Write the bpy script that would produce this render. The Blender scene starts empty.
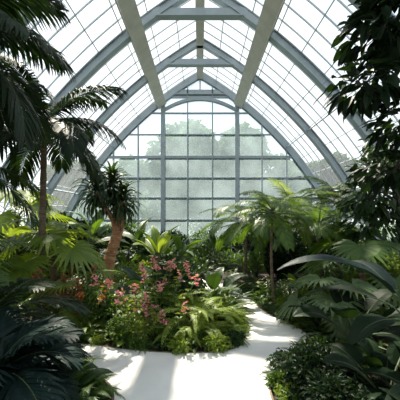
import bpy, math, random
from mathutils import Vector, Matrix
from math import sin, cos, pi, radians
rnd = random.Random(7)
Z = Vector((0,0,1))
scene = bpy.context.scene

# ------------------------------------------------------------ materials
def new_mat(name):
    m = bpy.data.materials.new(name); m.use_nodes = True
    nt = m.node_tree
    for n in list(nt.nodes): nt.nodes.remove(n)
    return m, nt, nt.nodes.new('ShaderNodeOutputMaterial')

def leaf_mat(name, c1, c2, rough=.42, trans=.35, tboost=2.2, spec=.4):
    m, nt, out = new_mat(name)
    g = nt.nodes.new('ShaderNodeNewGeometry')
    oi = nt.nodes.new('ShaderNodeObjectInfo')
    add = nt.nodes.new('ShaderNodeMath'); add.operation='MULTIPLY_ADD'
    nt.links.new(g.outputs['Random Per Island'], add.inputs[0]); add.inputs[1].default_value=.75
    m2 = nt.nodes.new('ShaderNodeMath'); m2.operation='MULTIPLY'
    nt.links.new(oi.outputs['Random'], m2.inputs[0]); m2.inputs[1].default_value=.25
    nt.links.new(m2.outputs[0], add.inputs[2])
    mix = nt.nodes.new('ShaderNodeMix'); mix.data_type='RGBA'
    mix.inputs[6].default_value=(*c1,1); mix.inputs[7].default_value=(*c2,1)
    nt.links.new(add.outputs[0], mix.inputs[0])
    p = nt.nodes.new('ShaderNodeBsdfPrincipled')
    p.inputs['Roughness'].default_value=rough
    p.inputs['Specular IOR Level'].default_value=spec
    nt.links.new(mix.outputs[2], p.inputs['Base Color'])
    t = nt.nodes.new('ShaderNodeBsdfTranslucent')
    br = nt.nodes.new('ShaderNodeMix'); br.data_type='RGBA'; br.blend_type='MULTIPLY'; br.inputs[0].default_value=1
    nt.links.new(mix.outputs[2], br.inputs[6]); br.inputs[7].default_value=(tboost*1.3,tboost*1.1,tboost*.4,1)
    nt.links.new(br.outputs[2], t.inputs[0])
    ms = nt.nodes.new('ShaderNodeMixShader'); ms.inputs[0].default_value=trans
    nt.links.new(p.outputs[0], ms.inputs[1]); nt.links.new(t.outputs[0], ms.inputs[2])
    nt.links.new(ms.outputs[0], out.inputs[0])
    return m

def noisy_mat(name, c1, c2, scale=6, rough=.8, bump=.2, detail=6, metallic=0, stretch=(1,1,1)):
    m, nt, out = new_mat(name)
    tc = nt.nodes.new('ShaderNodeTexCoord')
    mp = nt.nodes.new('ShaderNodeMapping'); mp.inputs['Scale'].default_value=stretch
    nt.links.new(tc.outputs['Object'], mp.inputs[0])
    n = nt.nodes.new('ShaderNodeTexNoise'); n.inputs['Scale'].default_value=scale; n.inputs['Detail'].default_value=detail
    nt.links.new(mp.outputs[0], n.inputs['Vector'])
    r = nt.nodes.new('ShaderNodeValToRGB')
    r.color_ramp.elements[0].position=.3; r.color_ramp.elements[0].color=(*c1,1)
    r.color_ramp.elements[1].position=.7; r.color_ramp.elements[1].color=(*c2,1)
    nt.links.new(n.outputs['Fac'], r.inputs[0])
    p = nt.nodes.new('ShaderNodeBsdfPrincipled'); p.inputs['Roughness'].default_value=rough
    p.inputs['Metallic'].default_value=metallic
    nt.links.new(r.outputs[0], p.inputs['Base Color'])
    b = nt.nodes.new('ShaderNodeBump'); b.inputs['Strength'].default_value=bump; b.inputs['Distance'].default_value=.02
    nt.links.new(n.outputs['Fac'], b.inputs['Height']); nt.links.new(b.outputs[0], p.inputs['Normal'])
    nt.links.new(p.outputs[0], out.inputs[0])
    return m

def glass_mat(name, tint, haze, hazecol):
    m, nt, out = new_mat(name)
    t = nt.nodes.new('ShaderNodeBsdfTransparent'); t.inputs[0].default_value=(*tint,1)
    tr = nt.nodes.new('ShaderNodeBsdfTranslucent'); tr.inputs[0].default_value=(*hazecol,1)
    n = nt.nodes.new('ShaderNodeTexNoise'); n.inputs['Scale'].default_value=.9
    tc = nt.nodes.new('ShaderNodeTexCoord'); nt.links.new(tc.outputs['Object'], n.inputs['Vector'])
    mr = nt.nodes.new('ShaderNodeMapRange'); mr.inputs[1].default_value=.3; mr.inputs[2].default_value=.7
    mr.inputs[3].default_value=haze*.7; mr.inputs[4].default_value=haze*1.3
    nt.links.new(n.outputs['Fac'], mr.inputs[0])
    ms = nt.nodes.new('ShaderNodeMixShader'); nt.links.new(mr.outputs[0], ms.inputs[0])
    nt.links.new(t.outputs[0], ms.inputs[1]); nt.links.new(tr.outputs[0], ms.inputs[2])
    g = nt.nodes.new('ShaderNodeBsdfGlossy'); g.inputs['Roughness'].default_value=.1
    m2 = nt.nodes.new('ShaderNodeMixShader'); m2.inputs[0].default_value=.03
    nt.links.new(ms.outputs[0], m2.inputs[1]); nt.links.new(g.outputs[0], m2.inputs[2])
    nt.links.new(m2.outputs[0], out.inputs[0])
    return m

M = {}
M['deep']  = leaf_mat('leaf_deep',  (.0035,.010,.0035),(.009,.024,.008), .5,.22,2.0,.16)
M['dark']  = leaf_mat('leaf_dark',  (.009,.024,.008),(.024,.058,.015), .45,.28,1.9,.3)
M['blue']  = leaf_mat('leaf_bluegreen',  (.004,.013,.012),(.008,.023,.019), .5,.10,1.5,.18)
M['mid']   = leaf_mat('leaf_mid',   (.024,.060,.010),(.072,.140,.022), .45,.38,2.0)
M['light'] = leaf_mat('leaf_light', (.075,.135,.018),(.17,.25,.04), .45,.42,1.7)
M['lime']  = leaf_mat('leaf_lime',  (.14,.21,.025),(.27,.36,.055), .45,.42,1.5)
M['silver']= leaf_mat('leaf_silver',(.06,.11,.045),(.13,.19,.09), .5,.35,1.5,.3)
M['red']   = leaf_mat('leaf_red',   (.16,.045,.02),(.36,.16,.06), .45,.35,1.5)
M['pink']  = leaf_mat('petal_pink', (.50,.16,.22),(.80,.42,.46), .5,.35,1.1)
M['white'] = leaf_mat('petal_white',(.55,.52,.5),(.75,.72,.72), .5,.3,1.0)
M['outer'] = leaf_mat('leaf_outdoor',(.045,.10,.085),(.10,.175,.14), .7,.25,1.1,.1)
M['stem']  = noisy_mat('stem_green',(.035,.06,.02),(.065,.09,.03),12,.7,.1)
M['bark']  = noisy_mat('bark_brown',(.07,.05,.03),(.17,.12,.075),9,.9,.8,stretch=(1,1,3))
M['barkred'] = noisy_mat('bark_reddish',(.22,.09,.045),(.50,.26,.14),10,.9,.9,stretch=(1,1,3))
M['barkdark'] = noisy_mat('bark_dark',(.02,.017,.012),(.05,.04,.03),9,.9,.8)
M['soil']  = noisy_mat('soil',(.012,.009,.006),(.04,.028,.018),7,.95,.8)
M['path']  = noisy_mat('path_concrete',(.64,.63,.61),(.78,.765,.74),2.2,.75,.12,detail=10)
M['curb']  = noisy_mat('curb_sandstone',(.10,.07,.045),(.20,.145,.10),9,.85,.3)
M['steel'] = noisy_mat('painted_steel_bluegrey',(.23,.275,.31),(.28,.325,.36),3,.45,.05)
M['beam']  = noisy_mat('painted_beam_beige',(.38,.36,.33),(.48,.46,.42),3,.55,.05)
M['bar']   = noisy_mat('glazing_bar_grey',(.36,.42,.46),(.46,.51,.55),3,.5,.05)
M['plinth']= noisy_mat('plinth_masonry',(.28,.27,.25),(.42,.40,.37),4,.85,.4)
M['grass'] = noisy_mat('lawn',(.03,.07,.02),(.07,.12,.04),1.5,.95,.4)
M['glass'] = glass_mat('roof_glass_mat',(.96,.985,1.0),.12,(.90,.95,1.0))
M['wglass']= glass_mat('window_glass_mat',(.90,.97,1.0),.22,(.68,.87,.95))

# ------------------------------------------------------------ mesh builder
class MB:
    def __init__(s): s.v=[]; s.f=[]; s.m=[]; s.mats=[]
    def mi(s,k):
        if k not in s.mats: s.mats.append(k)
        return s.mats.index(k)
    def tube(s, pts, rad, k, n=6, cap=True):
        mi=s.mi(k); b=len(s.v); N=len(pts)
        for i,p in enumerate(pts):
            d=(pts[min(i+1,N-1)]-pts[max(i-1,0)])
            if d.length<1e-6: d=Z.copy()
            d.normalize()
            a=d.cross(Vector((1,0,0)) if abs(d.x)<.8 else Vector((0,1,0))).normalized(); c=d.cross(a)
            for j in range(n):
                th=2*pi*j/n
                s.v.append(p+(a*cos(th)+c*sin(th))*rad[i])
        for i in range(N-1):
            for j in range(n):
                j2=(j+1)%n
                s.f.append((b+i*n+j,b+i*n+j2,b+(i+1)*n+j2,b+(i+1)*n+j)); s.m.append(mi)
        if cap:
            s.f.append(tuple(b+j for j in range(n))[::-1]); s.m.append(mi)
            s.f.append(tuple(b+(N-1)*n+j for j in range(n))); s.m.append(mi)
    def strip(s, pts, wv, k):
        mi=s.mi(k); b=len(s.v)
        for p,w in zip(pts,wv): s.v.append(p-w); s.v.append(p+w)
        for i in range(len(pts)-1):
            s.f.append((b+2*i,b+2*i+1,b+2*i+3,b+2*i+2)); s.m.append(mi)
    def box(s, a, b_, k):
        mi=s.mi(k); b=len(s.v)
        x0,y0,z0=a; x1,y1,z1=b_
        for x,y,z in ((x0,y0,z0),(x1,y0,z0),(x1,y1,z0),(x0,y1,z0),(x0,y0,z1),(x1,y0,z1),(x1,y1,z1),(x0,y1,z1)):
            s.v.append(Vector((x,y,z)))
        for q in ((0,3,2,1),(4,5,6,7),(0,1,5,4),(1,2,6,5),(2,3,7,6),(3,0,4,7)):
            s.f.append(tuple(b+i for i in q)); s.m.append(mi)
    def sweep(s, pts, nrm, bin_, k):
        mi=s.mi(k); b=len(s.v); N=len(pts)
        for i,p in enumerate(pts):
            n=nrm[i]; w=bin_[i] if isinstance(bin_,list) else bin_
            for q in (p-n-w,p+n-w,p+n+w,p-n+w): s.v.append(q)
        for i in range(N-1):
            for j in range(4):
                j2=(j+1)%4
                s.f.append((b+i*4+j,b+i*4+j2,b+i*4+4+j2,b+i*4+4+j)); s.m.append(mi)
        s.f.append((b,b+1,b+2,b+3)); s.m.append(mi)
        e=b+(N-1)*4; s.f.append((e+3,e+2,e+1,e)); s.m.append(mi)
    def mesh(s,name,smooth=False):
        me=bpy.data.meshes.new(name)
        me.from_pydata([tuple(v) for v in s.v],[],s.f)
        for k in s.mats: me.materials.append(M[k])
        me.polygons.foreach_set('material_index',s.m)
        if smooth: me.polygons.foreach_set('use_smooth',[True]*len(s.f))
        me.update(); return me
    def obj(s,name,loc=(0,0,0),rot=0,scale=1,smooth=False):
        return place(s.mesh(name,smooth),name,loc,rot,scale)

def place(me,name,loc,rot=0,scale=1):
    o=bpy.data.objects.new(name,me); scene.collection.objects.link(o)
    o.location=loc; o.rotation_euler=(0,0,rot)
    o.scale=(scale,)*3 if not isinstance(scale,tuple) else scale
    return o

def dirv(az,el): return Vector((cos(az)*cos(el),sin(az)*cos(el),sin(el)))
def sidev(d):
    s=d.cross(Z)
    return s.normalized() if s.length>1e-4 else Vector((1,0,0))

# ------------------------------------------------------------ plant parts
def curve(base,az,el0,L,bend,n=12,p=1.3,twist=0):
    pts=[base.copy()]; ds=[]
    for i in range(n):
        t=i/(n-1)
        d=dirv(az+twist*t, el0-bend*t**p); ds.append(d)
        pts.append(pts[-1]+d*(L/n))
    ds.append(ds[-1]); return pts,ds

def frond(mb,base,az,el,L,bend,pairs,ll,lw,k='mid',sk='stem',ang=62,ld=.35,vee=.15,r=.012,start=.12,fern=False,segs=3):
    n=12; pts,ds=curve(base,az,el,L,bend,n,1.3,rnd.uniform(-.25,.25))
    mb.tube(pts,[r*(1-.85*i/n) for i in range(n+1)],sk,4,False)
    for i in range(pairs):
        u=i/(pairs-1); t=start+(1-start)*u
        x=t*n; j=min(int(x),n-1); fr=x-j
        p=pts[j].lerp(pts[j+1],fr); d=ds[j].lerp(ds[j+1],fr).normalized()
        s=sidev(d); up=s.cross(d)
        if fern: prof=min(1,.25+u*4)*(1-u)**.75+.03
        else: prof=max(.12,sin(pi*(.14+.78*u)))**.7
        l=ll*prof
        for sg in (-1,1):
            a=radians(ang)*(1-.45*u)+rnd.uniform(-.07,.07)
            dl=(d*cos(a)+s*sg*sin(a)+up*(vee+rnd.uniform(-.06,.06))).normalized()
            wd=dl.cross(up).normalized()
            if fern:
                w=lw*(.4+.6*prof)
                mid=p+dl*l*.45; tip=p+dl*l-Z*ld*l
                mb.strip([p,mid,tip],[wd*w*.5,wd*w*.5,wd*w*.08],k)
            else:
                dd=ld*rnd.uniform(.7,1.3)
                q=[p]; c=p.copy(); dc=dl.copy()
                for sgm in range(segs):
                    c=c+dc*(l/segs); q.append(c.copy()); dc=(dc-Z*dd*(1.0)).normalized()
                ws=[.35,1,.75,.06] if segs==3 else [.4,1,.06]
                mb.strip(q,[wd*lw*.5*w for w in ws],k)

def broad(mb,base,az,el,L,W,bend,k='mid',pet=.3,pel=None,vf=.25,nsec=12,r=.012,splits=0,blunt=.8,roll=None):
    pel=el if pel is None else pel
    pp,pd=curve(base,az,pel,pet,pel-el if pel!=el else .1,5,1)
    mb.tube(pp,[r*(1-.3*i/5) for i in range(6)],'stem',5,False)
    pts,ds=curve(pp[-1],az,el,L,bend,nsec,1.2,rnd.uniform(-.2,.2))
    mi=mb.mi(k)
    mb.tube([p-Z*.002 for p in pts],[r*.7*(1-.9*i/nsec) for i in range(nsec+1)],'stem',4,False)
    if roll is None: roll=rnd.uniform(-.35,.35)
    b=len(mb.v); us=(-1,-.55,0,.55,1)
    for i,p in enumerate(pts):
        t=i/nsec; d=ds[i]; s=sidev(d); up=s.cross(d)
        s2=s*cos(roll)+up*sin(roll); up2=up*cos(roll)-s*sin(roll)
        w=W*.5*max(.03,sin(pi*min(1,(t*.97+.03)**blunt)))**.65
        for u in us:
            rf=(rnd.uniform(-.05,.05)*w if abs(u)==1 else 0)
            back=-d*abs(u)*w*.25
            mb.v.append(p+s2*u*w+up2*(vf*abs(u)*w*(1 if abs(u)<1 else .65)+rf)+back)
    for i in range(nsec):
        for j in range(4):
            if splits and j in (0,3) and rnd.random()<splits: continue
            mb.f.append((b+i*5+j,b+i*5+j+1,b+(i+1)*5+j+1,b+(i+1)*5+j)); mb.m.append(mi)

def fan(mb,base,az,el,pet,R,nseg=18,k='mid',span=125,tilt=.7,droop=.35,r=.010):
    pp,pd=curve(base,az,el,pet,.5,6,1.2)
    mb.tube(pp,[r*(1-.3*i/6) for i in range(7)],'stem',5,False)
    c=pp[-1]; d=dirv(az,pd[-1].z*.6-tilt+rnd.uniform(-.25,.25)); s=sidev(d); up=s.cross(d)
    step=radians(2*span)/(nseg-1)
    for i in range(nseg):
        th=-radians(span)+step*i+rnd.uniform(-.03,.03)
        e=(d*cos(th)+s*sin(th)+up*.22*(1-abs(th)/pi)).normalized()
        wv=e.cross(up).normalized()
        Ri=R*(1-.28*abs(th)/radians(span))*rnd.uniform(.93,1.05)
        q=[];w=[]
        for f,ww in ((0,.0),(.3,.30*.52),(.55,.55*.50),(.8,.26*.5),(1.0,.01)):
            q.append(c+e*Ri*f-Z*droop*Ri*max(0,f-.4)**1.6*1.6+up*.012*(i%2)*f)
            w.append(wv*Ri*ww*step*1.05)
        mb.strip(q,w,k)

def leaf4(mb,p,d,l,w,k,fold=.3):
    s=sidev(d); a=rnd.uniform(-1,1); up=s.cross(d)
    s2=s*cos(a)+up*sin(a); u2=up*cos(a)-s*sin(a)
    mi=mb.mi(k); b=len(mb.v)
    m=p+d*l*.5
    mb.v+= [p,m-s2*w*.5+u2*w*fold,p+d*l-Z*l*.12,m+s2*w*.5+u2*w*fold, m+d*l*.02]
    mb.f+= [(b,b+4,b+1),(b+1,b+4,b+2),(b,b+3,b+4),(b+4,b+3,b+2)]; mb.m+=[mi]*4

def leaf6(mb,p,d,l,w,k,fold=.18):
    s=sidev(d); a=rnd.uniform(-.7,.7); up=s.cross(d)
    s2=s*cos(a)+up*sin(a); u2=up*cos(a)-s*sin(a)
    mi=mb.mi(k); b=len(mb.v)
    secs=((0,.0),(.18,.34),(.42,.5),(.68,.42),(.88,.2),(1,.0))
    for t,ww in secs:
        c=p+d*l*t-Z*l*.22*t*t
        mb.v+=[c-s2*w*ww+u2*w*fold*ww*2,c,c+s2*w*ww+u2*w*fold*ww*2]
    for i in range(5):
        o=b+i*3
        mb.f+=[(o,o+1,o+4,o+3),(o+1,o+2,o+5,o+4)]; mb.m+=[mi]*2

def blob(mb,c,rad,n,l,w,k,down=.2,big=False):
    c=Vector(c)
    for _ in range(n):
        d=Vector((rnd.gauss(0,1),rnd.gauss(0,1),rnd.gauss(.15,1))).normalized()
        rr=rnd.uniform(.35,1)**.5*(1+.18*sin(5*d.x+3*d.z)*cos(4*d.y+c.x))
        p=c+Vector((d.x*rad[0],d.y*rad[1],d.z*rad[2]))*rr
        dd=(d+Vector((rnd.uniform(-.7,.7),rnd.uniform(-.7,.7),rnd.uniform(-.5,.5)-down))).normalized()
        (leaf6 if big else leaf4)(mb,p,dd,l*rnd.uniform(.7,1.25),w*rnd.uniform(.8,1.2),k)

def shrub_mesh(name,rad,h,n,l,w,k,lumps=5):
    mb=MB()
    for i in range(lumps):
        a=2*pi*i/lumps+rnd.uniform(-.4,.4); q=rnd.uniform(.2,.55)*rad
        c=Vector((cos(a)*q,sin(a)*q,h*rnd.uniform(.38,.68)))
        mb.tube([Vector((0,0,-.02)),Vector((c.x*.4,c.y*.4,c.z*.5)),c],[.018,.012,.005],'barkdark',5)
        blob(mb,c,(rad*.55,rad*.55,h*.36),n//lumps,l,w,k)
    return mb.mesh(name)

def fern_mesh(name,L,nf,k,pairs=26):
    mb=MB()
    for i in range(nf):
        az=2*pi*i/nf*1.0+rnd.uniform(-.25,.25); el=rnd.uniform(.75,1.35) if i%2 else rnd.uniform(.45,.95)
        frond(mb,Vector((cos(az)*.03,sin(az)*.03,0.0)),az,el,L*rnd.uniform(.75,1.1),el+rnd.uniform(.3,.9),pairs,L*.17,L*.032,k,fern=True,ld=.15,ang=78,vee=.0,r=.006,start=.15)
    return mb.mesh(name)

def trunk(mb,pts,r0,r1,k,n=10,rings=24):
    P=[];R=[]
    m=len(pts)
    for i in range(rings+1):
        t=i/rings*(m-1); j=min(int(t),m-2); f=t-j
        p0=pts[max(j-1,0)];p1=pts[j];p2=pts[j+1];p3=pts[min(j+2,m-1)]
        p=.5*((2*p1)+(-p0+p2)*f+(2*p0-5*p1+4*p2-p3)*f*f+(-p0+3*p1-3*p2+p3)*f**3)
        P.append(p); base=r0+(r1-r0)*i/rings
        R.append(base*(1+(.10 if i%2 else -.06))*(1+.5*max(0,1-i/rings*6)))
    mb.tube(P,R,k,n)
    return P[-1]

def palm(name,pts,r0,r1,nf,L,k,bark='bark',pairs=34,ll=.42,lw=.035,ld=.35,els=(-.1,1.3),bends=(.9,1.6),ang=60,seed=1,scalevee=.1):
    global rnd; old=rnd; rnd=random.Random(seed)
    mb=MB(); P=[Vector(p) for p in pts]
    b=P[0].copy(); P=[p-b for p in P]
    top=trunk(mb,P,r0,r1,bark)
    mb.tube([top-Z*.05,top+Z*.18,top+Z*.3],[r1*1.1,r1*.8,r1*.3],'stem',8)
    for i in range(nf):
        az=i*2.399+rnd.uniform(-.2,.2); e=els[0]+(els[1]-els[0])*(i/(nf-1))
        frond(mb,top+Z*(.05+.15*i/nf),az,e,L*rnd.uniform(.85,1.1),rnd.uniform(*bends),pairs,ll,lw,k,ld=ld,ang=ang,vee=scalevee,r=.012,start=.14)
    o=mb.obj(name,b); rnd=old; return o

# ------------------------------------------------------------ greenhouse shell
R=16.33; CX=8.17; CZ=-5.77; YB=14.0; YF=-5.25
def arc(a,dr=0):
    return (-CX+(R+dr)*cos(a), CZ+(R+dr)*sin(a))
A_TOP=math.acos(CX/R); A_BOT=math.asin((.5-CZ)/R)
def arcpts(sgn,a0,a1,n,y,dr=0):
    out=[];nr=[]
    for i in range(n+1):
        a=a0+(a1-a0)*i/n; x,z=arc(a,dr); out.append(Vector((sgn*x,y,z))); nr.append(Vector((sgn*cos(a),0,sin(a))))
    return out,nr
ribs=[14,11.25,8.5,5.75,3.0,.25,-2.5,-5.25]
for y in ribs:
    mb=MB()
    for sg in (-1,1):
        p,n=arcpts(sg,A_BOT-.03,A_TOP,28,y,-.12)
        mb.sweep(p,[q*.12 for q in n],Vector((0,.035,0)),'steel')
        p,n=arcpts(sg,A_BOT-.03,A_TOP,28,y,-.24)
        mb.sweep(p,[q*.02 for q in n],Vector((0,.11,0)),'steel')
        p,n=arcpts(sg,A_BOT-.03,A_TOP,28,y,-.02)
        mb.sweep(p,[q*.015 for q in n],Vector((0,.10,0)),'steel')
        a=Vector((sg*1.93,y,6.98)); b=Vector((sg*1.25,y,7.42)); d=(b-a).normalized(); nn=Vector((-d.z,0,d.x))
        mb.sweep([a,b],[nn*.11]*2,Vector((0,.07,0)),'steel')
        mb.sweep([Vector((sg*1.25,y,7.42))-Vector((sg*.12,0,.0)),Vector((sg*1.25,y,7.42))+Vector((sg*.1,0,-.06))],[Vector((0,0,.14))]*2,Vector((0,.08,0)),'steel')
    mb.box((-1.27,y-.07,7.31),(1.27,y+.07,7.53),'steel')
    mb.box((-1.27,y-.12,7.29),(1.27,y+.12,7.325),'steel')
    mb.box((-.12,y-.09,8.0),(.12,y+.09,8.36),'steel')
    mb.obj('roof_arch_rib')
def ang_for_x(x): return math.acos((x+CX)/R)
pur=[(1.96,.22,.10,'beam',-.24),(4.15,.055,.075,'steel',-.16),(5.75,.055,.075,'steel',-.16)]
for x,w,h,k,dr in pur:
    for sg in (-1,1):
        mb=MB(); a=ang_for_x(x); px,pz=arc(a,dr); n=Vector((sg*cos(a),0,sin(a))); t=Vector((-sg*sin(a),0,cos(a)))
        mb.sweep([Vector((sg*px,YF,pz)),Vector((sg*px,YB,pz))],[n*h]*2,t*w*.35,k)
        if k=='beam':
            mb.sweep([Vector((sg*px,YF,pz))-n*.1,Vector((sg*px,YB,pz))-n*.1],[n*.02]*2,t*w,k)
            mb.sweep([Vector((sg*px,YF,pz))+n*.1,Vector((sg*px,YB,pz))+n*.1],[n*.02]*2,t*w*.9,k)
        mb.obj('roof_purlin')
mb=MB(); mb.box((-.07,YF,8.02),(.07,YB,8.3),'beam'); mb.box((-.14,YF,8.0),(.14,YB,8.03),'beam'); mb.obj('roof_ridge_beam')
mb=MB(); y=YF
step=2.75/5
cnt=int(round((YB-YF)/step))
for i in range(cnt+1):
    y=YF+i*step
    for sg in (-1,1):
        p,n=arcpts(sg,A_BOT,A_TOP,20,y,-.01)
        mb.sweep(p,[q*.018 for q in n],Vector((0,.011,0)),'bar')
nl=12
for i in range(nl+1):
    a=A_BOT+(A_TOP-A_BOT)*i/nl
    for sg in (-1,1):
        x,z=arc(a,-.01); n=Vector((sg*cos(a),0,sin(a))); t=Vector((-sg*sin(a),0,cos(a)))
        mb.sweep([Vector((sg*x,YF,z)),Vector((sg*x,YB,z))],[n*.016]*2,t*.012,'bar')
mb.obj('roof_glazing_bars')
mb=MB(); mi=mb.mi('glass')
for sg in (-1,1):
    b=len(mb.v); n=24
    for i in range(n+1):
        a=A_BOT+(A_TOP-A_BOT)*i/n; x,z=arc(a,.02)
        mb.v.append(Vector((sg*x,YF,z))); mb.v.append(Vector((sg*x,YB,z)))
    for i in range(n): mb.f.append((b+2*i,b+2*i+1,b+2*i+3,b+2*i+2)); mb.m.append(mi)
mb.obj('roof_glass')
def inside_x(z,dr=-.1):
    s=(z-CZ)/(R+dr)
    if s>=1: return 0
    return max(0,-CX+(R+dr)*math.sqrt(1-s*s))
def z_at(x,dr=-.1): return CZ+math.sqrt((R+dr)**2-(abs(x)+CX)**2)
def end_wall(y,name,wname):
    mb=MB()
    for sg in (-1,1):
        p,n=arcpts(sg,A_BOT-.03,A_TOP,28,y,-.1)
        mb.sweep(p,[q*.16 for q in n],Vector((0,.09,0)),'steel')
    sp=1.73/3*2
    xs=[0.0+.5766+i*sp for i in range(6)]
    for x in xs:
        thick = abs(x-1.73)<.01
        for sg in (-1,1):
            zt=z_at(x)
            if zt<.6: continue
            w=.095 if thick else .026
            mb.box((sg*x-w,y-.07,.4),(sg*x+w,y+(.07 if not thick else .1),zt),'steel')
    mb.box((-.03,y-.06,7.4),(.03,y+.06,8.3),'steel')
    P=[Vector((-1.73+3.46*i/16,y-.03,6.55+.55*(1-((i-8)/8)**2))) for i in range(17)]
    mb.sweep(P,[Vector((0,0,.07))]*17,Vector((0,.08,0)),'steel')
    for z,w in ((.5,.06),(1.47,.026),(2.5,.026),(3.43,.026),(4.4,.06),(5.45,.026),(6.45,.026),(7.2,.045)):
        x=inside_x(z); mb.box((-x,y-.05,z-w),(x,y+.05,z+w),'steel')
    mb.box((-7.1,y-.15,0),(7.1,y+.15,.45),'plinth')
    mb.obj(name)
    g=MB(); p,_=arcpts(1,A_BOT,A_TOP,24,y+.01); q,_=arcpts(-1,A_TOP,A_BOT,24,y+.01)
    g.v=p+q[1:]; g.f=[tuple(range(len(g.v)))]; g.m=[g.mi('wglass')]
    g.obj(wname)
end_wall(YB,'wall_back','window_1')
end_wall(YF,'wall_front','window_2')
for sg,nm in ((-1,'wall_left'),(1,'wall_right')):
    mb=MB(); x=inside_x(.5,0); a,b=sorted((sg*(x-.1),sg*(x+.2)))
    mb.box((a,YF,0),(b,YB,.52),'plinth'); mb.box((a-.04,YF,.52),(b+.04,YB,.58),'plinth'); mb.obj(nm)

# ------------------------------------------------------------ floor, path
def catmull(P,n=8):
    out=[];m=len(P)
    for i in range(m-1):
        p0=P[max(i-1,0)];p1=P[i];p2=P[i+1];p3=P[min(i+2,m-1)]
        for k in range(n):
            f=k/n
            out.append(tuple(.5*((2*p1[j])+(-p0[j]+p2[j])*f+(2*p0[j]-5*p1[j]+4*p2[j]-p3[j])*f*f+(-p0[j]+3*p1[j]-3*p2[j]+p3[j])*f**3) for j in range(2)))
    out.append(P[-1]); return out
eL=catmull([(-.9,YF+.3),(-.85,-1),(-.78,1.5),(-.77,2.6),(-.97,3.05),(-1.45,3.32),(-2.4,3.42),(-3.6,3.4)])
eB=catmull([(-3.6,4.0),(-2.4,3.97),(-1.5,3.90),(-1.0,3.78),(-.5,3.68),(0,3.66),(.4,3.76),(.60,4.1),(.66,4.6),(.68,5.1),(.62,5.7),(.3,6.5),(-.3,7.2),(-1.2,7.8)])
eR=catmull([(-.9,8.5),(.1,8.0),(.7,7.1),(1.0,6.2),(1.08,5.5),(1.2,5.0),(1.42,4.6),(1.5,4.2),(1.3,3.8),(.96,3.45),(.77,3.15),(.66,2.75),(.68,1.5),(.85,-1),(.9,YF+.3)])
poly=eL+eB+eR
def slab(name,poly,z0,z1,k):
    mb=MB(); n=len(poly); mi=mb.mi(k)
    mb.v=[Vector((x,y,z1)) for x,y in poly]+[Vector((x,y,z0)) for x,y in poly]
    mb.f=[tuple(range(n))]+[(i,(i+1)%n,n+(i+1)%n,n+i) for i in range(n)]; mb.m=[mi]*(n+1)
    me=mb.mesh(name)
    import bmesh
    bm=bmesh.new(); bm.from_mesh(me); bmesh.ops.triangulate(bm,faces=[f for f in bm.faces if len(f.verts)>4]); bmesh.ops.recalc_face_normals(bm,faces=bm.faces); bm.to_mesh(me); bm.free()
    return place(me,name,(0,0,0))
slab('garden_path',poly,-.02,.02,'path')
for e in (eL,eB,eR):
    mb=MB(); P=[Vector((x,y,.012)) for x,y in e]; bn=[]
    for i in range(len(P)):
        d=(P[min(i+1,len(P)-1)]-P[max(i-1,0)]).normalized(); bn.append(Vector((-d.y,d.x,0))*.010)
    mb.sweep(P,[Vector((0,0,.014))]*len(P),bn,'curb'); mb.obj('path_curb')
mb=MB(); mb.box((-7.2,YF,-.2),(7.2,YB,0),'soil'); mb.obj('floor')
mb=MB(); mb.box((-60,-40,-.4),(60,80,-.05),'grass'); mb.obj('lawn_ground')
mb=MB(); mi=mb.mi('soil'); nr,na=8,32
for i in range(nr+1):
    for j in range(na):
        f=i/nr; a=2*pi*j/na
        mb.v.append(Vector((-.45+1.0*f*cos(a),4.75+.95*f*sin(a),.2*(1-f*f)-.01)))
for i in range(nr):
    for j in range(na):
        j2=(j+1)%na; mb.f.append((i*na+j,(i+1)*na+j,(i+1)*na+j2,i*na+j2)); mb.m.append(mi)
mb.obj('planting_mound')
def mz(x,y):
    f=((x+.45)/1.0)**2+((y-4.75)/.95)**2
    return max(0,.2*(1-f)-.02)

def pdist(x,y):
    best=1e9; ins=False; n=len(poly)
    for i in range(n):
        x1,y1=poly[i]; x2,y2=poly[(i+1)%n]
        if (y1>y)!=(y2>y) and x<(x2-x1)*(y-y1)/(y2-y1)+x1: ins=not ins
        dx,dy=x2-x1,y2-y1; t=max(0,min(1,((x-x1)*dx+(y-y1)*dy)/(dx*dx+dy*dy+1e-9)))
        best=min(best,math.hypot(x-x1-t*dx,y-y1-t*dy))
    return -best if ins else best

# ------------------------------------------------------------ templates
ferns={k:[fern_mesh('fern',.6,19,k) for _ in range(2)] for k in ('mid','light','dark','lime','deep')}
shr={ 'mid':[shrub_mesh('shrub',.5,.8,900,.09,.045,'mid') for _ in range(2)],
      'dark':[shrub_mesh('shrub',.5,.8,900,.12,.06,'dark') for _ in range(2)],
      'light':[shrub_mesh('shrub',.5,.8,800,.08,.05,'light')],
      'deep':[shrub_mesh('shrub',.5,.8,900,.12,.06,'deep')],
      'cover':[shrub_mesh('groundcover',.5,.6,300,.2,.12,'mid'),shrub_mesh('groundcover',.5,.6,300,.18,.11,'light'),shrub_mesh('groundcover',.5,.6,300,.2,.12,'dark')]}
def rosette(name,n,L,W,k,els=(.3,1.3),bend=.9,vf=.3,pet=.03):
    mb=MB()
    for i in range(n):
        e=els[0]+(els[1]-els[0])*i/(n-1)
        broad(mb,Vector((0,0,0)),i*2.399,e,L*rnd.uniform(.8,1.1),W,bend*rnd.uniform(.6,1.3),k,pet=pet,vf=vf,nsec=8,r=.006)
    return mb.mesh(name)
ros={k:rosette('strap_leaf_plant',24,.6,.045,k) for k in ('mid','light','silver','red')}
brd={k:rosette('broadleaf_plant',13,.42,.20,k,(.3,1.2),1.0,.25,pet=.35) for k in ('mid','dark','light')}
def F(k,x,y,s,z=0): place(rnd.choice(ferns[k]),'fern_plant',(x,y,z),rnd.uniform(0,6.28),s)
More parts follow.
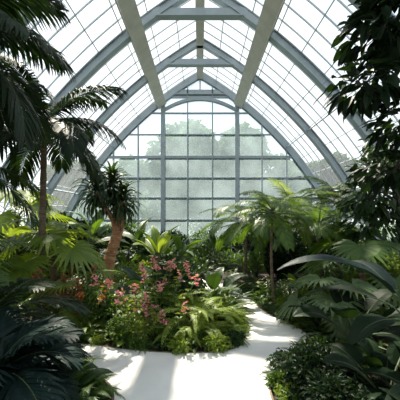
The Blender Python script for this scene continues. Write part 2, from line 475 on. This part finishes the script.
def S(k,x,y,s,z=0,nm='shrub_bush'): place(rnd.choice(shr[k]),nm,(x,y,z),rnd.uniform(0,6.28),s)
def Rs(k,x,y,s,z=0,nm='strap_leaf_plant'): place(ros[k],nm,(x,y,z),rnd.uniform(0,6.28),s)
def B(k,x,y,s,z=0): place(brd[k],'broadleaf_plant',(x,y,z),rnd.uniform(0,6.28),s)

r2=random.Random(3); pts=[]
for _ in range(1500):
    x=r2.uniform(-5.4,5.4); y=r2.uniform(1.7,12.7)
    if abs(x)>y*.75+.9: continue
    d=pdist(x,y)
    island = (x<.75 and -1.6<x and 3.7<y<5.8)
    if d<.38 or island: continue
    if any((x-a)**2+(y-b)**2<(.42+.02*y)**2 for a,b in pts): continue
    pts.append((x,y))
    h=min(1.0+.0*y, .35+d*.32)
    if y>9 : h=1.15+r2.uniform(-.15,.3) if abs(x)<1.8 else 1.35+r2.uniform(0,.5)
    c=r2.random()
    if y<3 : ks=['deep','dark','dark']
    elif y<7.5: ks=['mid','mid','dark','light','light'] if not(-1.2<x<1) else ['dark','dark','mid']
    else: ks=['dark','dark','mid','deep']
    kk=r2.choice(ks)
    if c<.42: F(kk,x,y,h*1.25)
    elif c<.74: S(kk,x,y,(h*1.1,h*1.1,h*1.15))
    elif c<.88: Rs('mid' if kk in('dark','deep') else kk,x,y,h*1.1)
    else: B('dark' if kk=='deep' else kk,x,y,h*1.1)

r3=random.Random(11)
def edging(e,y0,y1,xmin=-9,gap=.18,prob=1.0,smin=.15,smax=.32):
    last=None
    for i in range(1,len(e)-1):
        x,y=e[i]
        if not(y0<y<y1) or x<xmin: continue
        if last and math.hypot(x-last[0],y-last[1])<gap*r3.uniform(.7,1.5): continue
        last=(x,y)
        dx,dy=e[i+1][0]-e[i-1][0],e[i+1][1]-e[i-1][1]; L=math.hypot(dx,dy); nx,ny=-dy/L,dx/L
        if pdist(x+nx*.1,y+ny*.1)<0: nx,ny=-nx,-ny
        o=r3.uniform(.05,.18); s=r3.uniform(smin,smax)
        q=r3.random()
        if q>prob: continue
        if q<.5: S('cover',x+nx*o,y+ny*o,s,nm='groundcover_plant')
        elif q<.85: F(r3.choice(['mid','light','dark']),x+nx*(o+.05),y+ny*(o+.05),r3.uniform(.35,.6))
        else: Rs('mid',x+nx*(o+.05),y+ny*(o+.05),r3.uniform(.3,.5))
edging(eB,3.5,6.2,-2.2,.12); edging(eR,1.9,7.0,gap=.16); edging(eL,1.9,3.6,-2.4,.18)

# ------------------------------------------------------------ central island bed
for k,x,y,s in (('lime',-.12,4.45,1.45),('lime',.18,4.5,1.2),('lime',-.38,4.85,1.4),('light',.36,4.85,1.1),('light',-.85,4.55,1.0),
                ('light',-1.1,4.7,1.15),('light',.42,5.2,1.0),('mid',.1,5.2,1.4),('lime',.0,4.1,.95),('light',.28,4.15,.85),('light',-1.25,4.25,.8),('light',-.7,4.95,1.3),('lime',-.25,4.12,.85)):
    F(k,x,y,s,mz(x,y))
for k,x,y,s in (('light',-.75,3.98,.36),('mid',-.42,3.93,.32),('light',-.12,3.88,.28),('mid',.14,3.88,.28),('light',.34,4.0,.26),
                ('mid',-1.05,4.05,.40),('mid',-.6,4.5,.6),('light',.5,4.55,.32),('mid',.46,4.95,.42),('mid',-1.3,4.5,.6),('mid',-1.6,4.6,.8),('dark',-.4,5.3,1.0)):
    S(k,x,y,s,mz(x,y))
Rs('silver',.42,5.3,1.1); Rs('silver',-.3,3.98,.5); B('light',-.95,4.0,.45); Rs('silver',.3,4.7,.9,.05); Rs('light',-.6,4.0,.45)
for x in (.2,-.6,-1.0): B('dark',x,5.6,1.2)
def flower_bush(name,loc,n,h,sp,k,blk='mid',seed=1,bs=.05,nf=12):
    global rnd; old=rnd; rnd=random.Random(seed); mb=MB()
    for i in range(n):
        az=rnd.uniform(0,6.28); L=h*rnd.uniform(.6,1.1)
        pts,ds=curve(Vector((0,0,0)),az,rnd.uniform(1.05,1.5),L,rnd.uniform(0,.4),8)
        off=Vector((cos(az),sin(az),0))*rnd.uniform(0,sp); pts=[p+off for p in pts]
        mb.tube(pts,[.005]*9,'stem',4,False)
        for j in range(2,8):
            for q in range(3): leaf4(mb,pts[j],dirv(rnd.uniform(0,6.28),.3),.10,.04,blk)
        top=pts[-1]
        for q in range(nf):
            o=Vector((rnd.gauss(0,.022),rnd.gauss(0,.022),-rnd.uniform(-.02,.13)))
            for w in range(3): leaf4(mb,top+o,dirv(rnd.uniform(0,6.28),rnd.uniform(-.2,1)),bs*.7,bs*.5,k)
    mb.obj(name,loc); rnd=old
flower_bush('pink_flower_bush',(-.68,4.2,.05),20,1.0,.22,'pink','light',seed=4,bs=.062,nf=11)
flower_bush('pink_flower_bush',(-.5,4.05,.0),9,.6,.15,'pink','light',seed=5,bs=.052,nf=9)
flower_bush('white_flower_bush',(1.75,5.0,0),12,.45,.3,'white',seed=6,bs=.04,nf=6)
flower_bush('white_flower_bush',(1.4,5.7,0),10,.5,.2,'white',seed=8,bs=.04,nf=6)

# ------------------------------------------------------------ palms & trees, left
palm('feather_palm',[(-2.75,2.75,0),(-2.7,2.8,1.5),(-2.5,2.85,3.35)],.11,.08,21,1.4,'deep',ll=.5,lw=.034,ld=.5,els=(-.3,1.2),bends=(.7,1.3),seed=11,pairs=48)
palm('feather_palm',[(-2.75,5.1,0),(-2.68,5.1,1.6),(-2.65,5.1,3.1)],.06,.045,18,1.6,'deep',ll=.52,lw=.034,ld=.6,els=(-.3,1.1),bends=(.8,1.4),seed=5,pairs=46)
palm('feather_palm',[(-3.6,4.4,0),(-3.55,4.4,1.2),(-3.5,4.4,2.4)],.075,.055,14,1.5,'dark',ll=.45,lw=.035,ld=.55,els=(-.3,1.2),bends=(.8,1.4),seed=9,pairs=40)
def dragon(name,base,tips,k,bark,L,W,n,seed):
    global rnd; old=rnd; rnd=random.Random(seed); mb=MB(); b=Vector(base)
    for (mids,r0,r1) in tips:
        P=[Vector(p)-b for p in mids]
        top=trunk(mb,P,r0,r1,bark,10,22)
        for i in range(n):
            e=-.7+2.1*i/(n-1)
            broad(mb,top+Z*(.3*i/n-.15),i*2.399,e,L*rnd.uniform(.7,1.15),W,rnd.uniform(.9,2.0),k,pet=.05,vf=.2,nsec=6,r=.004)
    mb.obj(name,b); rnd=old
dragon('dragon_tree',(-2.2,7,0),[([(-2.2,7,0),(-2.1,7,.7),(-1.92,7,1.3),(-1.8,7,2.0)],.14,.10),([(-1.95,7,1.3),(-2.02,6.95,1.6),(-2.2,6.9,1.9),(-2.4,6.9,2.2)],.07,.05),([(-1.9,7,1.3),(-2.0,7.1,1.8),(-2.08,7.1,2.4)],.07,.05)],'dark','barkred',.55,.06,130,3)
def fanpalm(name,loc,h,n,pet,R,k,seed,els=(.1,1.3),r=.07):
    global rnd; old=rnd; rnd=random.Random(seed); mb=MB()
    top=trunk(mb,[Vector((0,0,0)),Vector((.03,0,h*.5)),Vector((0,0,h))],r,r*.8,'bark',9,14)
    for i in range(n):
        fan(mb,top,i*2.399+rnd.uniform(-.2,.2),els[0]+(els[1]-els[0])*i/(n-1),pet*rnd.uniform(.8,1.15),R*rnd.uniform(.85,1.1),22,k)
    mb.obj(name,loc); rnd=old
fanpalm('fan_palm',(-2.75,5.6,0),.9,14,.75,.62,'light',2)
fanpalm('fan_palm',(-1.95,5.0,0),.2,9,.6,.42,'light',3)
fanpalm('fan_palm',(-3.3,3.9,0),.9,12,.75,.6,'mid',4)
fanpalm('fan_palm',(-4.4,7.2,0),1.6,12,.8,.75,'light',14)
fanpalm('fan_palm',(1.95,4.5,0),.3,13,.6,.48,'silver',6)
fanpalm('fan_palm',(2.8,5.2,0),.7,12,.8,.55,'mid',7)
def banana(name,loc,h,n,L,W,k,seed,els=(.4,1.35),bend=1.1,splits=.0,pet=.35,rr=.045):
    global rnd; old=rnd; rnd=random.Random(seed); mb=MB()
    top=trunk(mb,[Vector((0,0,0)),Vector((.02,0,h*.5)),Vector((0,0.02,h))],rr,rr*.6,'stem',8,8)
    for i in range(n):
        broad(mb,top-Z*.05,i*2.399+rnd.uniform(-.3,.3)+seed,els[0]+(els[1]-els[0])*i/(n-1),L*rnd.uniform(.8,1.1),W,rnd.uniform(.7,1.2)*bend,k,pet=pet,pel=min(1.5,els[0]+.3+(els[1]-els[0])*i/(n-1)),nsec=14,splits=splits,r=.014)
    mb.obj(name,loc); rnd=old
banana('banana_plant',(-1.15,8.2,0),.4,9,.9,.26,'light',2,els=(.7,1.4),bend=.8)
banana('banana_plant',(-.6,8.9,0),.4,8,.8,.24,'mid',5,els=(.5,1.3),bend=.9)
banana('banana_plant',(-3.1,8.6,0),.9,8,1.1,.32,'mid',6)
banana('banana_plant',(-2.0,9.6,0),.6,8,1.1,.3,'dark',8)
banana('banana_plant',(.5,10.2,0),.3,7,.8,.25,'dark',9)
flower_bush('red_croton',(-1.95,4.7,0),12,.85,.25,'red','red',seed=12,bs=.08)
Rs('red',-2.2,4.8,.8,.25,'red_cordyline')

def frondplant(name,loc,n,L,k,ll,lw,seed,els=(.3,1.2),bends=(.9,1.5),pairs=24,ld=.25,h=.1):
    global rnd; old=rnd; rnd=random.Random(seed); mb=MB()
    trunk(mb,[Vector((0,0,0)),Vector((0,0,h*.5)),Vector((0,0,h))],.06,.05,'barkdark',8,6)
    for i in range(n):
        frond(mb,Vector((0,0,h)),i*2.399,els[0]+(els[1]-els[0])*i/(n-1),L*rnd.uniform(.85,1.1),rnd.uniform(*bends),pairs,ll,lw,k,ld=ld,r=.01)
    mb.obj(name,loc); rnd=old
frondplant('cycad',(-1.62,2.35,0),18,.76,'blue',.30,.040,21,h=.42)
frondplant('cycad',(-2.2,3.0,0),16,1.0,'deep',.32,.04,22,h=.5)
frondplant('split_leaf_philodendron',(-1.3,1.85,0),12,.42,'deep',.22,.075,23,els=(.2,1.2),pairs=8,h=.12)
F('mid',-1.08,2.75,.75); F('light',-1.4,2.95,.9); F('light',-1.75,3.05,1.0); F('mid',-1.03,2.35,.7); F('mid',-1.15,2.9,.6)
Rs('light',-1.5,2.95,.9); Rs('light',-1.75,2.9,.9); Rs('mid',-1.15,2.6,.7)
B('dark',-1.25,2.55,.75); B('dark',-1.6,2.75,1.0); F('light',-1.9,4.5,1.0); Rs('light',-1.7,4.4,.9); F('light',-1.45,4.6,.9); F('light',-1.65,4.2,.85)

# ------------------------------------------------------------ right side
palm('tree_fern',[(1.38,5.6,0),(1.33,5.6,.9),(1.35,5.6,1.6)],.028,.022,22,1.0,'mid',bark='bark',pairs=44,ll=.26,lw=.018,ld=.3,els=(-.2,.8),bends=(.8,1.5),seed=31)
palm('tree_fern',[(1.15,7.8,0),(1.2,7.8,.9),(1.2,7.8,1.4)],.04,.03,22,1.3,'mid',bark='bark',pairs=44,ll=.34,lw=.022,ld=.3,els=(-.2,.8),bends=(.8,1.5),seed=32)
palm('tree_fern',[(2.5,8.2,0),(2.5,8.2,.9),(2.5,8.2,1.7)],.05,.04,22,1.5,'light',bark='bark',pairs=44,ll=.34,lw=.022,ld=.3,els=(-.1,.9),bends=(.8,1.5),seed=33)
palm('tree_fern',[(3.9,8.5,0),(3.9,8.5,.9),(3.95,8.5,1.9)],.06,.05,18,1.4,'dark',bark='bark',pairs=40,ll=.36,lw=.028,ld=.3,els=(0,1.0),bends=(.8,1.5),seed=34)
palm('tree_fern',[(2.5,6.3,0),(2.5,6.3,.9),(2.5,6.3,1.35)],.05,.04,20,1.15,'mid',bark='bark',pairs=44,ll=.32,lw=.02,ld=.3,els=(0,.9),bends=(.8,1.5),seed=35)
def bigleaves():
    mb=MB(); base=Vector((0,0,.6))
    trunk(mb,[Vector((0,0,0)),Vector((0,0,.35)),Vector((0,0,.65))],.07,.05,'stem',8,8)
    for az,e,L,W,bd,pe,rl,k in ((3.15,.75,1.25,.32,1.25,1.4,.1,'blue'),(2.6,.3,.9,.26,1.1,1.0,.0,'deep'),(3.6,.1,.55,.26,.8,.5,.1,'deep'),(1.8,.7,.9,.26,1.2,1.2,0,'blue'),(4.4,.0,.55,.26,.9,.5,0,'deep'),(0.4,.9,.9,.25,1.0,1.1,0,'blue'),(5.4,.3,.8,.25,1,.8,0,'blue')):
        broad(mb,base,az,e,L,W,bd,k,pet=.38,pel=pe,nsec=16,r=.010,roll=rl)
    mb.obj('banana_plant',(2.1,3.0,0))
bigleaves()
banana('philodendron',(1.6,2.55,0),.12,15,.36,.24,'deep',41,els=(.0,.8),pet=.36,rr=.03,bend=1.0)
banana('philodendron',(1.95,2.2,0),.15,13,.45,.28,'deep',42,els=(.0,.6),pet=.40,rr=.03,bend=1.0)
banana('philodendron',(1.85,3.6,0),.2,12,.5,.28,'deep',43,els=(.1,.9),pet=.45,rr=.03,bend=1.0)
S('deep',1.02,2.75,.6); S('dark',1.25,3.15,.5); S('deep',1.08,2.35,.55); F('deep',1.25,2.1,.95); F('deep',1.3,2.8,1.0); F('dark',.98,2.5,.65); F('dark',1.15,3.0,.75); F('mid',1.6,3.5,.9); F('light',1.85,4.0,.8)
S('mid',1.6,4.9,.4); S('light',1.5,5.3,.36); S('mid',1.85,4.6,.45); F('light',1.8,5.3,.7); F('mid',1.45,6.0,.8); F('mid',1.3,6.5,.9); F('light',.4,6.0,.8)
def tree(name,base,tr,clumps,k,l,w,n,seed,r0=.12,bark='barkdark',big=False):
    global rnd; old=rnd; rnd=random.Random(seed); mb=MB(); b=Vector(base); P=[Vector(p)-b for p in tr]
    top=trunk(mb,P,r0,r0*.5,bark,9,16)
    for c,rad in clumps:
        c=Vector(c)-b; s=P[-2].lerp(top,rnd.uniform(0,1))
        mid=s.lerp(c,.5)+Z*.15
        mb.tube([s,mid,c],[r0*.4,r0*.25,r0*.08],bark,6)
        vol=rad[0]*rad[1]*rad[2]
        for q in range(7):
            d=Vector((rnd.gauss(0,.5)*rad[0],rnd.gauss(0,.5)*rad[1],rnd.gauss(0,.5)*rad[2]))
            mb.tube([c,c+d*.5,c+d],[r0*.08,r0*.05,r0*.02],bark,4,False)
        blob(mb,c,rad,int(n*vol**.7),l,w,k,.5,big)
    mb.obj(name,b); rnd=old
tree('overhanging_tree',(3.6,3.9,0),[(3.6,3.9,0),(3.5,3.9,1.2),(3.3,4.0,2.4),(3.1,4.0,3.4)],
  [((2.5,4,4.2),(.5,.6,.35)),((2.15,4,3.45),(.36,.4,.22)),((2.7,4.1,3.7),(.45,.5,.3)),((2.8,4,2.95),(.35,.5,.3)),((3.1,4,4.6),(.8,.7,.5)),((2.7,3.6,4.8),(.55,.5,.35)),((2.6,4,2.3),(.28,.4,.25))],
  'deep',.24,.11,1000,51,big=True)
tree('broadleaf_tree',(3.9,5.6,0),[(3.9,5.6,0),(3.8,5.6,1),(3.7,5.6,1.8),(3.6,5.6,2.5)],
  [((3.25,5.5,2.5),(.45,.5,.3)),((3.0,5.4,2.0),(.4,.5,.3)),((3.6,5.6,3.0),(.5,.5,.4)),((3.6,5.6,2.0),(.6,.5,.4)),((3.2,5.6,1.5),(.5,.5,.4))],
  'dark',.18,.08,1000,52,r0=.09,big=True)
# ------------------------------------------------------------ outdoor trees
def otree(x,y,h,rad,seed):
    tree('garden_tree',(x,y,-.1),[(x,y,-.1),(x+.1,y,h*.25),(x,y,h*.45),(x,y,h*.6)],
     [((x+rad*.5*cos(i*1.7+seed),y+rad*.4*sin(i*1.7+seed),h*(.3+.1*i)),(rad*.6,rad*.6,h*.17)) for i in range(6)],'outer',.45,.3,520,seed,r0=.25)
for i,(x,y,h,rad) in enumerate(((-1.2,20,7.6,2.2),(2.0,20.5,8.0,2.4),(-5.6,23,6.3,2.3),(6.0,22,6.3,2.2),(0.3,25,9.5,3),(-9.5,25,6.0,3),(10,25,6.5,3))):
    otree(x,y,h,rad,60+i)
mb=MB()
old=rnd; rnd=random.Random(99)
for i in range(14):
    x=-8.5+i*1.3; mb.tube([Vector((x,17,-.1)),Vector((x,17,1.2))],[.06,.03],'barkdark',6)
    blob(mb,(x,17,.95),(.9,.6,1.0+.3*rnd.random()),420,.3,.2,'outer')
mb.obj('garden_hedge'); rnd=old

# ------------------------------------------------------------ lights, world, camera
w=bpy.data.worlds.new('sky'); scene.world=w; w.use_nodes=True; nt=w.node_tree
bg=nt.nodes['Background']; tc=nt.nodes.new('ShaderNodeTexCoord'); sx=nt.nodes.new('ShaderNodeSeparateXYZ')
nt.links.new(tc.outputs['Generated'],sx.inputs[0])
cr=nt.nodes.new('ShaderNodeValToRGB'); cr.color_ramp.elements[0].position=0; cr.color_ramp.elements[0].color=(.84,.90,.95,1)
cr.color_ramp.elements[1].position=.9; cr.color_ramp.elements[1].color=(.46,.61,.78,1)
nt.links.new(sx.outputs[2],cr.inputs[0])
nz=nt.nodes.new('ShaderNodeTexNoise'); nz.inputs['Scale'].default_value=2.5; nz.inputs['Detail'].default_value=5
nt.links.new(tc.outputs['Generated'],nz.inputs['Vector'])
mr=nt.nodes.new('ShaderNodeMapRange'); mr.inputs[1].default_value=.42; mr.inputs[2].default_value=.62
nt.links.new(nz.outputs['Fac'],mr.inputs[0])
mx=nt.nodes.new('ShaderNodeMix'); mx.data_type='RGBA'; mx.inputs[7].default_value=(.95,.97,1,1)
nt.links.new(mr.outputs[0],mx.inputs[0]); nt.links.new(cr.outputs[0],mx.inputs[6]); nt.links.new(mx.outputs[2],bg.inputs[0])
bg.inputs[1].default_value=1.15
sl=bpy.data.lights.new('sun','SUN'); sl.energy=13.0; sl.angle=radians(1.2); sl.color=(1,.90,.73)
so=bpy.data.objects.new('sun',sl); scene.collection.objects.link(so)
so.rotation_euler=Vector((.18,-.58,-.92)).to_track_quat('-Z','Y').to_euler(); so.location=(-5,20,20)
cd=bpy.data.cameras.new('camera'); cam=bpy.data.objects.new('camera',cd); scene.collection.objects.link(cam)
cam.location=(0,0,1.7); cam.rotation_euler=(radians(90),0,0); cd.lens=27; cd.sensor_width=36; cd.shift_y=.0375
cd.clip_start=.05; cd.clip_end=300
scene.camera=cam
scene.view_settings.view_transform='Standard'
scene.view_settings.exposure=.22
